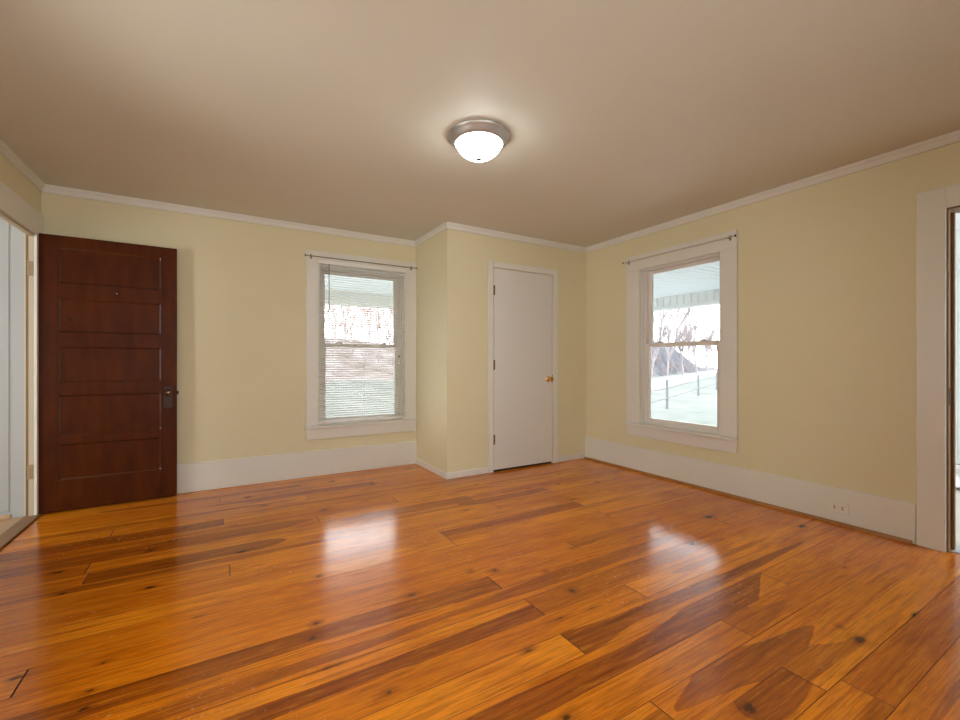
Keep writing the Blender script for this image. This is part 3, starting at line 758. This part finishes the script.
for z in (1.77, .315):
    bm = bmesh.new()
    tube(bm, [(-.006, -.007, z - .055), (-.006, -.007, z + .055)], .0075, 12)
    bx(bm, (-.047, -.0335, z - .052), (-.0055, -.0315, z + .052), .0005) if False else bx(bm, (-.040, -.033, z - .052), (-.008, -.0305, z + .052), .0005)
    for k in (-.034, 0, .034):
        lathe(bm, [(0, -.0018), (.004, -.0018), (.0045, 0)], 10, 'y', (-.018 if k else -.030, -.033, z + k))
    h = tag(obj('hinge', bm, M['hingepaint'], r, True), 'paint-worn metal hinge')
# left doorway: casing, jambs and threshold
r = empty('trim_7', (XL, 3.9, 0)); iv = -Vector(r.location); struct(r, 'white casing of the doorway beside the brown door', 'door casing')
bm = bmesh.new()
cbox(bm, (XL, 4.312, 0), (XL + .018, YB - .02, 2.03), .002); cbox(bm, (XL, DL[0] - .13, 0), (XL + .018, DL[0], 2.03), .002); cbox(bm, (XL, DL[0] - .13, 2.03), (XL + .018, YB - .001, 2.20), .002)
obj('casing', bm, M['trim'], r)
bm = bmesh.new()
cbox(bm, (XL - .026, 4.312, 0), (XL + .002, 4.330, 2.03), .002); cbox(bm, (XL - .05, DL[0], 0), (XL, DL[0] + .018, 2.03), .002); cbox(bm, (XL - .026, DL[0], 2.012), (XL + .004, 4.330, 2.032), .002)
obj('jamb', bm, M['oldjamb'], r)
bm = bmesh.new(); cbox(bm, (XL - .0445, 4.324, 0), (XL - .0262, 4.345, 2.03)); obj('rabbet', bm, M['jambwood'], r)
bm = bmesh.new()
bx(bm, (XL - .055, DL[0] - .05, -.004), (XL + .035, 4.335, .014), .007, 3)
struct(obj('trim_8', bm, M['thresh']), 'worn brown wooden threshold under the brown door', 'threshold')
# right doorway: casing, wooden jamb with stop
r = empty('trim_9', (XR, .35, 0)); iv = -Vector(r.location); struct(r, 'wide white casing of the open doorway with bare wood jamb', 'door casing')
bm = bmesh.new()
cbox(bm, (XR - .022, DR[1] + .002, 0), (XR, .902, 2.134), .002); cbox(bm, (XR - .022, DR[0] - .125, 0), (XR, DR[0] - .002, 2.134), .002); cbox(bm, (XR - .0225, DR[0] - .002, 2.012), (XR, DR[1] + .002, 2.134), .002)
obj('casing', bm, M['trim'], r)
bm = bmesh.new()
cbox(bm, (XR - .004, DR[1] - .008, 0), (XR + .135, DR[1], 2.012), .001); cbox(bm, (XR + .035, DR[1] - .024, 0), (XR + .055, DR[1] - .006, 1.99), .002)
cbox(bm, (XR - .004, DR[0], 0), (XR + .135, DR[0] + .008, 2.012), .001); cbox(bm, (XR - .004, DR[0], 2.002), (XR + .135, DR[1], 2.012), .001)
tag(obj('jamb', bm, M['jambwood'], r), 'bare brown wood jamb')
bm = bmesh.new(); cbox(bm, (XR + .004, DR[1] - .0105, .86), (XR + .030, DR[1] - .0075, .96), .001); tag(obj('strike_plate', bm, M['oldbrass'], r), 'tarnished metal strike plate')
bm = bmesh.new(); bx(bm, (XR + .02, DR[0], .0), (XR + .14, DR[1], .012), .004, 2)
struct(obj('trim_10', bm, M['alu']), 'metal threshold strip in the open doorway', 'threshold')

# ------------------------------------------------------------------ neighbouring rooms
# beyond the left doorway: white boarded wall, tan boards
X0, Y0 = -3.6, 2.0
bm = bmesh.new()
bx(bm, (X0, 4.377, 0), (XL - .05, 4.43, H))
xx = XL - .14
while xx > X0:
    bx(bm, (xx - .078, 4.372, .05), (xx - .002, 4.380, 2.2), .002); xx -= .08
bx(bm, (XL - .125, 4.362, 0), (XL - .045, 4.380, H), .003)
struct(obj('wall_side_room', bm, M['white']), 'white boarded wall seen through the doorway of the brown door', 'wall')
bm = bmesh.new(); bx(bm, (X0, 4.352, 0), (XL - .128, 4.372, .030), .006, 2)
struct(obj('baseboard_side_room', bm, M['sideboards']), 'low bare wood strip along the white boarded wall', 'baseboard')
bm = bmesh.new()
yy = Y0
while yy < 4.37:
    bx(bm, (X0, yy, -.03), (XL - .035, min(yy + .138, 4.377), -.001), .001); yy += .14
struct(obj('floor_side_room', bm, M['sideboards']), 'tan floorboards beyond the brown door', 'floor')
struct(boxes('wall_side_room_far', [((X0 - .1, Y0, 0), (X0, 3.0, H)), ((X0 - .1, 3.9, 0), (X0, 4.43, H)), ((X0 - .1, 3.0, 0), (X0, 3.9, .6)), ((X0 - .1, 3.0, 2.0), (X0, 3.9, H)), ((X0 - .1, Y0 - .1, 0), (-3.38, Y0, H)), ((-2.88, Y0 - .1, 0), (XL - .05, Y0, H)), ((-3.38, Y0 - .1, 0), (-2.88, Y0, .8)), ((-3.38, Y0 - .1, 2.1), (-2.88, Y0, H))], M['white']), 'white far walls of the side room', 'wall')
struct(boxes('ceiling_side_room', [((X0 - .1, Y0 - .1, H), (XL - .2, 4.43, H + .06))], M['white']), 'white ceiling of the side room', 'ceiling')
# beyond the right doorway
X1 = 6.30
struct(boxes('floor_next_room', [((XR + .13, -1.6, -.03), (X1, 3.0, -.001))], M['carpet']), 'pale smooth floor beyond the open doorway', 'floor')
bm = bmesh.new()
bx(bm, (X1, -1.6, 0), (X1 + .1, 3.0, H))
yy = -1.55
while yy < 2.95:
    bx(bm, (X1 - .008, yy, .10), (X1 + .002, yy + .056, 2.03), .002); yy += .06
bx(bm, (X1 - .02, -1.6, 2.03), (X1, 3.0, 2.07), .004)
struct(obj('wall_next_room', bm, M['pale']), 'pale boarded wall seen through the open doorway', 'wall')
struct(boxes('baseboard_next_room', [((X1 - .018, -1.6, 0), (X1 - .001, 3.0, .10))], M['sideboards']), 'tan baseboard of the room beyond the open doorway', 'baseboard')
struct(boxes('wall_next_room_side', [((XR + .13, 2.0, 0), (X1, 2.1, H)), ((XR + .13, -1.7, 0), (4.4, -1.6, H)), ((6.0, -1.7, 0), (X1, -1.6, H)), ((4.4, -1.7, 0), (6.0, -1.6, .7)), ((4.4, -1.7, 2.1), (6.0, -1.6, H))], M['pale']), 'pale side walls of the room beyond the open doorway', 'wall')
struct(boxes('ceiling_next_room', [((XR + .2, -1.7, H), (X1 + .1, 2.1, H + .06))], M['pale']), 'pale ceiling of the room beyond the open doorway', 'ceiling')
# crumpled white bundle on that floor
bm = bmesh.new()
bmesh.ops.create_icosphere(bm, subdivisions=4, radius=1)
rb = random.Random(3)
ph = [Vector((rb.uniform(-1, 1), rb.uniform(-1, 1), rb.uniform(-1, 1))).normalized() for _ in range(14)]
for v in bm.verts:
    k = 1 + sum(.07 * math.sin(7 * v.co.dot(p) + i) for i, p in enumerate(ph))
    c = v.co * k
    v.co = Vector((c.x * .16, c.y * .13, max(0.0, c.z * .11 + .085)))
o = obj('plastic_bag', bm, M['bag'], smooth=True); o.location = (5.60, 1.10, 0.0)
tag(o, 'crumpled white plastic bag on the pale floor beyond the open doorway', 'bag')

# ------------------------------------------------------------------ ceiling lamp
LX, LY = 1.307, 2.193
r = empty('ceiling_light', (LX, LY, H)); tag(r, 'round flush ceiling light with nickel rim and glowing frosted glass dome', 'ceiling light')
bm = bmesh.new()
lathe(bm, [(0, 0), (.178, 0), (.182, -.006), (.180, -.013), (.174, -.018), (.166, -.028), (.156, -.042), (.147, -.050), (.140, -.052), (.137, -.048), (.137, -.02), (0, -.02)], 64)
obj('rim', bm, M['nickel'], r, True)
bm = bmesh.new()
prof = [(.132, -.046)]
for i in range(1, 15):
    a = i / 14 * math.pi / 2
    prof.append((.132 * math.cos(a) ** 1.05, -.048 - .090 * math.sin(a) ** 1.15))
prof[-1] = (0, -.138)
lathe(bm, prof, 64)
obj('glass_shade', bm, M['shade'], r, True)
bm = bmesh.new(); lathe(bm, [(0, -.134), (.012, -.135), (.016, -.138), (.013, -.143), (.007, -.146), (0, -.147)], 20)
obj('finial', bm, M['finial'], r, True)

# ------------------------------------------------------------------ mini blind in the back window
r = empty('window_blind', ((BW[0] + BW[1]) / 2, YB - .036, .52)); iv = -Vector(r.location)
tag(r, 'white mini blind with open slats lowered over the window', 'blind')
bu0, bu1 = .822, 1.717
YK = YB - .038          # plane of the slats, before the casing
bm = bmesh.new(); cbox(bm, (bu0, YK - .013, 2.072), (bu1, YK + .014, 2.108), .002); obj('headrail', bm, M['blind'], r)
bm = bmesh.new()
z = .540; k = 0
while z < 2.070:
    n = 5
    rows = []
    for i in range(n):
        t = i / (n - 1) - .5
        dy = t * .0245; dz = -.0028 * (1 - (2 * t) ** 2) * -1 + t * .008
        rows.append([bm.verts.new(Vector((xx, YK + dy, z + dz)) + iv) for xx in (bu0 + .002, bu1 - .002)])
    for a, b2 in zip(rows, rows[1:]): bm.faces.new((a[0], a[1], b2[1], b2[0]))
    z += .0228
slats = obj('slats', bm, M['slat'], r)
sm = slats.modifiers.new('thickness', 'SOLIDIFY'); sm.thickness = .0010
bm = bmesh.new(); cbox(bm, (bu0 + .002, YK - .012, .5125), (bu1 - .002, YK + .011, .530), .003); obj('bottom_rail', bm, M['blind'], r)
bm = bmesh.new()
for xx in (BW[0] + .12, (BW[0] + BW[1]) / 2, BW[1] - .12):
    for dy in (-.0135, .0135): tube(bm, [Vector((xx, YK + dy, .53)) + iv, Vector((xx, YK + dy, 2.08)) + iv], .0006, 4)
obj('ladder_cord', bm, M['blind'], r)
bm = bmesh.new(); tube(bm, [Vector((.920, YK - .019, 1.372)) + iv, Vector((.920, YK - .019, 2.075)) + iv], .0042, 8)
tag(obj('tilt_wand', bm, paint('clear_wand_plastic', (.25, .21, .17), .25), r), 'thin dark tilt wand')
bm = bmesh.new(); tube(bm, [Vector((1.640, YK - .019, 1.165)) + iv, Vector((1.640, YK - .019, 2.075)) + iv], .0012, 6); cd = obj('pull_cord', bm, M['blind'], r)
bm = bmesh.new()
lathe(bm, [(0, .012), (.005, .010), (.008, -.01), (.010, -.045), (.009, -.05), (0, -.05)], 14, 'z', Vector((1.640, YK - .019, 1.14)) + iv)
tas = obj('tassel', bm, M['blind'], cd, True)
bm = bmesh.new(); lathe(bm, [(0, .02), (.009, .018), (.010, .0), (0, -.002)], 14, 'z', Vector((1.640, YK - .019, 1.165)) + iv)
obj('cord_knot', bm, M['jambwood'], cd, True)


# ------------------------------------------------------------------ curtain rods
def curtain_rod(name, mp, u0, u1, z, label, rm):
    r = empty(name, mp((u0 + u1) / 2, 0, z)); iv = -Vector(r.location); tag(r, label, 'curtain rod')
    P = lambda u, n, zz: Vector(mp(u, n, zz)) + iv
    bm = bmesh.new(); tube(bm, [P(u0 + .008, -.047, z), P(u1 - .008, -.047, z)], .0052, 12); obj('rod', bm, rm, r, True)
    for u, sg in ((u0, 1), (u1, -1)):
        bm = bmesh.new(); bx(bm, P(u, -.0545, z - .0075), P(u + sg * .012, -.0395, z + .0075), .003, 2)
        tag(obj('end_cap', bm, M['oldbrass'], r), 'dark metal end cap')
    for u in (u0 + .060, u1 - .060):
        bm = bmesh.new()
        bx(bm, P(u - .010, -.0245, z - .024), P(u + .010, -.0225, z + .020), .0008)
        bx(bm, P(u - .005, -.055, z - .010), P(u + .005, -.0225, z - .006), .001)
        bx(bm, P(u - .005, -.0565, z - .010), P(u + .005, -.0535, z + .002), .0008)
        bx(bm, P(u - .004, -.027, z - .021), P(u + .004, -.0245, z - .014), .001)
        obj('bracket', bm, M['hingepaint'], r)
    return r


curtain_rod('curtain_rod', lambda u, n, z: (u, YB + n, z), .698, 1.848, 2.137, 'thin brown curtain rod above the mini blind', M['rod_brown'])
curtain_rod('curtain_rod', lambda u, n, z: (XR + n, u, z), 1.962, 3.122, 2.143, 'thin grey curtain rod above the bare window', M['rod_grey'])

# ------------------------------------------------------------------ outlet lying in the baseboard
r = empty('wall_outlet', (XR - .020, 1.287, .118)); tag(r, 'white double outlet set sideways in the tall baseboard', 'outlet')
bm = bmesh.new(); bx(bm, (-.0075, -.057, -.035), (.0, .057, .035), .003, 2); fp = obj('faceplate', bm, M['outlet'], r)
for s in (-1, 1):
    bm = bmesh.new(); lathe(bm, [(0, -.0100), (.0155, -.0100), (.0165, -.0075), (.0165, -.003)], 24, 'x', (0, s * .0225, 0)); sk = obj('socket', bm, M['outlet'], r, True)
    bm = bmesh.new()
    for dz in (-.0065, .0065): bx(bm, (-.0106, s * .0225 - .0052, dz - .0030), (-.0095, s * .0225 + .0052, dz + .0030))
    obj('slots', bm, M['black'], sk)
bm = bmesh.new(); tube(bm, [(-.0082, 0, 0), (-.006, 0, 0)], .0026, 10); obj('screw', bm, M['nickel'], r)

# ------------------------------------------------------------------ outside: porch, lawn, road, hillside, trees, fence
G = -0.5


def porch():
    pr, pb = XR + .13 + 2.75, YB + T + 2.30      # outer edges of the two porch arms
    bm = bmesh.new()
    yy = 2.12
    while yy < pb:
        a, b2 = yy, min(yy + .114, pb)
        if a > YB + T: bx(bm, (-4, a, 2.215), (pr, b2 - .008, 2.235), .004)
        else: bx(bm, (XR + .13, a, 2.215), (pr, min(b2, pb) - .008, 2.235), .004)
        yy += .12
    bx(bm, (-4, YB + T, 2.235), (pr + .3, pb + .3, 2.30)); bx(bm, (XR + .13, 2.11, 2.235), (pr + .3, pb + .3, 2.30))
    struct(obj('ceiling_porch', bm, M['soffit']), 'pale blue boarded porch ceiling outside the windows', 'porch ceiling')
    bm = bmesh.new()
    bx(bm, (pr - .10, 2.11, 2.0), (pr + .04, pb + .04, 2.215)); bx(bm, (-4, pb - .10, 2.0), (pr + .04, pb + .04, 2.215))
    yy = 2.2
    while yy < pb - .1:
        bx(bm, (pr - .112, yy, 2.05), (pr - .099, yy + .012, 2.215)); yy += .125
    bx(bm, (pr - .112, 2.11, 2.0), (pr - .099, pb - .1, 2.05), .002)
    xx = -3.9
    while xx < pr - .1:
        bx(bm, (xx, pb - .112, 2.05), (xx + .012, pb - .099, 2.215)); xx += .125
    struct(obj('trim_11', bm, M['frieze']), 'pale battened beam along the porch edge', 'porch beam')
    struct(boxes('floor_porch', [((XR + .13, 2.11, -.2), (pr, pb, -.12)), ((-4, YB + T, -.2), (XR + .13, pb, -.12))], M['porchfloor']), 'grey porch floor outside the windows', 'porch floor')


porch()

RD0, RD1 = Vector((28.0, 22.0)), Vector((76.0, 44.5))
RDIR = (RD1 - RD0).normalized(); RN = Vector((-RDIR.y, RDIR.x))


def ground_z(x, y):
    z = G
    if y > 26 and x < 26: z += min(3.1, (y - 26) * .40) * max(0, min(1, (26 - x) / 12)) + .5 * math.sin(x * .22 + .6) * min(1, (y - 26) / 8)
    q = Vector((x, y)) - RD0
    s, d = q.dot(RDIR), q.dot(RN)
    if d > 2.6:
        t = min(1, (d - 2.6) / 2.5); t = t * t * (3 - 2 * t)
        z += t * max(.5, 4.5 - max(0, s - 36) * .13) * max(0, min(1, (x - 20) / 8))
    z += .05 * math.sin(x * .31) * math.sin(y * .27)
    return z


def terrain(name, mat, xs, ys, keep, label, cat, lift=0.0):
    bm = bmesh.new(); vd = {}
    def V(i, j):
        if (i, j) not in vd: vd[(i, j)] = bm.verts.new((xs[i], ys[j], ground_z(xs[i], ys[j]) + lift))
        return vd[(i, j)]
    for i in range(len(xs) - 1):
        for j in range(len(ys) - 1):
            if keep((xs[i] + xs[i + 1]) / 2, (ys[j] + ys[j + 1]) / 2):
                bm.faces.new((V(i, j), V(i + 1, j), V(i + 1, j + 1), V(i, j + 1)))
    o = obj(name, bm, mat, smooth=True)
    return struct(o, label, cat)


rng = lambda a, b2, s: [a + s * i for i in range(int((b2 - a) / s) + 1)]


def zone(x, y):
    q = Vector((x, y)) - RD0; d = q.dot(RN)
    if y > 27 and x < 25 and d > 2: return 'hill'
    if d > 2.9 and x > 19: return 'bank'
    return 'lawn'


gx, gy = rng(-25, 105, 1.0), rng(-2, 75, 1.0)
def keep_lawn(x, y): return zone(x, y) == 'lawn' and not (x < 4.0 and y < 4.8)
terrain('lawn', M['lawn'], gx, gy, keep_lawn, 'pale green winter lawn beyond the porch', 'lawn')
terrain('hillside', M['hill'], gx, gy, lambda x, y: zone(x, y) == 'hill', 'brushy pinkish hillside behind the lawn', 'hillside')
terrain('bank', M['bank'], gx, gy, lambda x, y: zone(x, y) == 'bank', 'grey leafless bank beyond the road', 'hillside')
bm = bmesh.new()
prev = None
for k in range(0, 75):
    c = RD0 + RDIR * (k * 1.2 - 18)
    a, b2 = c + RN * 2.5, c - RN * 2.4
    cur = [bm.verts.new((v.x, v.y, ground_z(v.x, v.y) + .03)) for v in (a, b2)]
    if prev: bm.faces.new((prev[0], prev[1], cur[1], cur[0]))
    prev = cur
struct(obj('road', bm, M['road']), 'pale road crossing beyond the lawn', 'road')


def tree_mesh(name, seed, h, r0, mat, n0=9, depth=5, spread=.45):
    rg = random.Random(seed); bm = bmesh.new()

    def branch(p, d, ln, rad, lev):
        pts = [p]; q = p.copy(); dd = d.copy()
        n = 5 if lev == 0 else 3
        for i in range(n):
            dd = (dd + Vector((rg.uniform(-1, 1), rg.uniform(-1, 1), rg.uniform(-.3, .7))) * (.10 if lev == 0 else .20)).normalized()
            q = q + dd * (ln / n); pts.append(q.copy())
        tube(bm, pts, rad, 5 if lev < 2 else 3, False, rad * .5)
        if lev >= depth: return
        for i in range(n0 if lev == 0 else rg.randint(4, 5)):
            t = rg.uniform(.35, 1.0) if lev == 0 else rg.uniform(.3, 1.0)
            a = t * (len(pts) - 1); i0 = min(int(a), len(pts) - 2)
            bp = pts[i0].lerp(pts[i0 + 1], a - i0)
            nd = (dd + Vector((rg.uniform(-1, 1), rg.uniform(-1, 1), rg.uniform(-.2, .9))) * spread).normalized()
            branch(bp, nd, ln * rg.uniform(.42, .62), rad * .60 * (1.1 - t * .4), lev + 1)
    branch(Vector((0, 0, -.2)), Vector((0, 0, 1)), h * .55, r0, 0)
    me = bpy.data.meshes.new(name); bm.to_mesh(me); bm.free(); me.materials.append(mat)
    return me


TM = [tree_mesh('bare_tree', s, hh, .17, M['bark']) for s, hh in ((1, 10), (2, 12), (5, 9))]
TM2 = [tree_mesh('bare_tree', s, hh, .15, M['twig']) for s, hh in ((3, 10), (8, 11))]
BM_ = [tree_mesh('bare_bush', s, 2.8, .035, M['brush'], 11, 4, 1.0) for s in (11, 12)]


def plant(me, name, x, y, s, rz, label, cat, group):
    o = bpy.data.objects.new(name, me); COL.objects.link(o)
    o.location = (x, y, ground_z(x, y)); o.scale = (s, s, s); o.rotation_euler = (0, 0, rz)
    return tag(o, label, cat, group)


rg = random.Random(21)
f_, c_, s_ = 434.55, math.cos(math.radians(30.929)), math.sin(math.radians(30.929))


def spot(u, depth):
    """a place on the ground at that bearing from the room"""
    k = (u - 480) / f_
    return (k * c_ + s_) * depth, (-k * s_ + c_) * depth


for u, dpt, s in [(651, 46, .8), (659, 60, 1.0), (667, 51, .8), (675, 68, 1.0), (683, 57, .85), (690, 78, 1.1), (697, 66, .9), (706, 88, 1.1), (714, 76, .9)]:
    x, y = spot(u, dpt)
    plant(rg.choice(TM), 'bare_tree', x, y, s, rg.uniform(0, 6.28), 'bare grey tree among others on the bank beyond the road', 'tree', 'bare trees on the bank beyond the road')
for u, dpt, s in [(324, 42, .62), (334, 55, .8), (344, 47, .7), (353, 62, .9), (361, 41, .6), (370, 52, .75), (379, 45, .65), (388, 60, .85), (396, 43, .6)]:
    x, y = spot(u, dpt)
    plant(rg.choice(TM2), 'bare_tree', x, y, s, rg.uniform(0, 6.28), 'bare pinkish tree among others on the hillside behind the blind', 'tree', 'bare trees on the hillside')
for i in range(11):
    u = 326 + i * 6.6; x, y = spot(u, (29.5, 33.5)[i % 2] + rg.uniform(-.5, .5))
    plant(rg.choice(BM_), 'bare_bush', x, y, rg.uniform(.5, .66), rg.uniform(0, 6.28), 'bare reddish bush among others on the hillside behind the blind', 'bush', 'bare bushes on the hillside')
for i in range(10):
    u = 650 + i * 7; x, y = spot(u, (43, 49)[i % 2] + i * 2.6)
    plant(rg.choice(BM_), 'bare_bush', x, y, rg.uniform(.55, .8), rg.uniform(0, 6.28), 'bare reddish bush among others on the bank beyond the road', 'bush', 'bare bushes on the bank beyond the road')
# wire fence on the lawn
A, Bq = Vector((7.5, 7.1)), Vector((31.9, 17.9))
r = empty('wire_fence', (A.x, A.y, G)); tag(r, 'low grey post and wire fence crossing the lawn', 'fence')
d = (Bq - A); n = 4
for i in range(n + 1):
    p = d * (i / n)
    bm = bmesh.new(); tube(bm, [(p.x, p.y, -.1), (p.x, p.y, 1.0)], .045, 8); obj('post', bm, M['post'], r)
for z in (.36, .95):
    bm = bmesh.new(); tube(bm, [(0, 0, z), (d.x, d.y, z)], .022 if z < .5 else .008, 6); obj('rail' if z < .5 else 'wire', bm, M['post'], r)
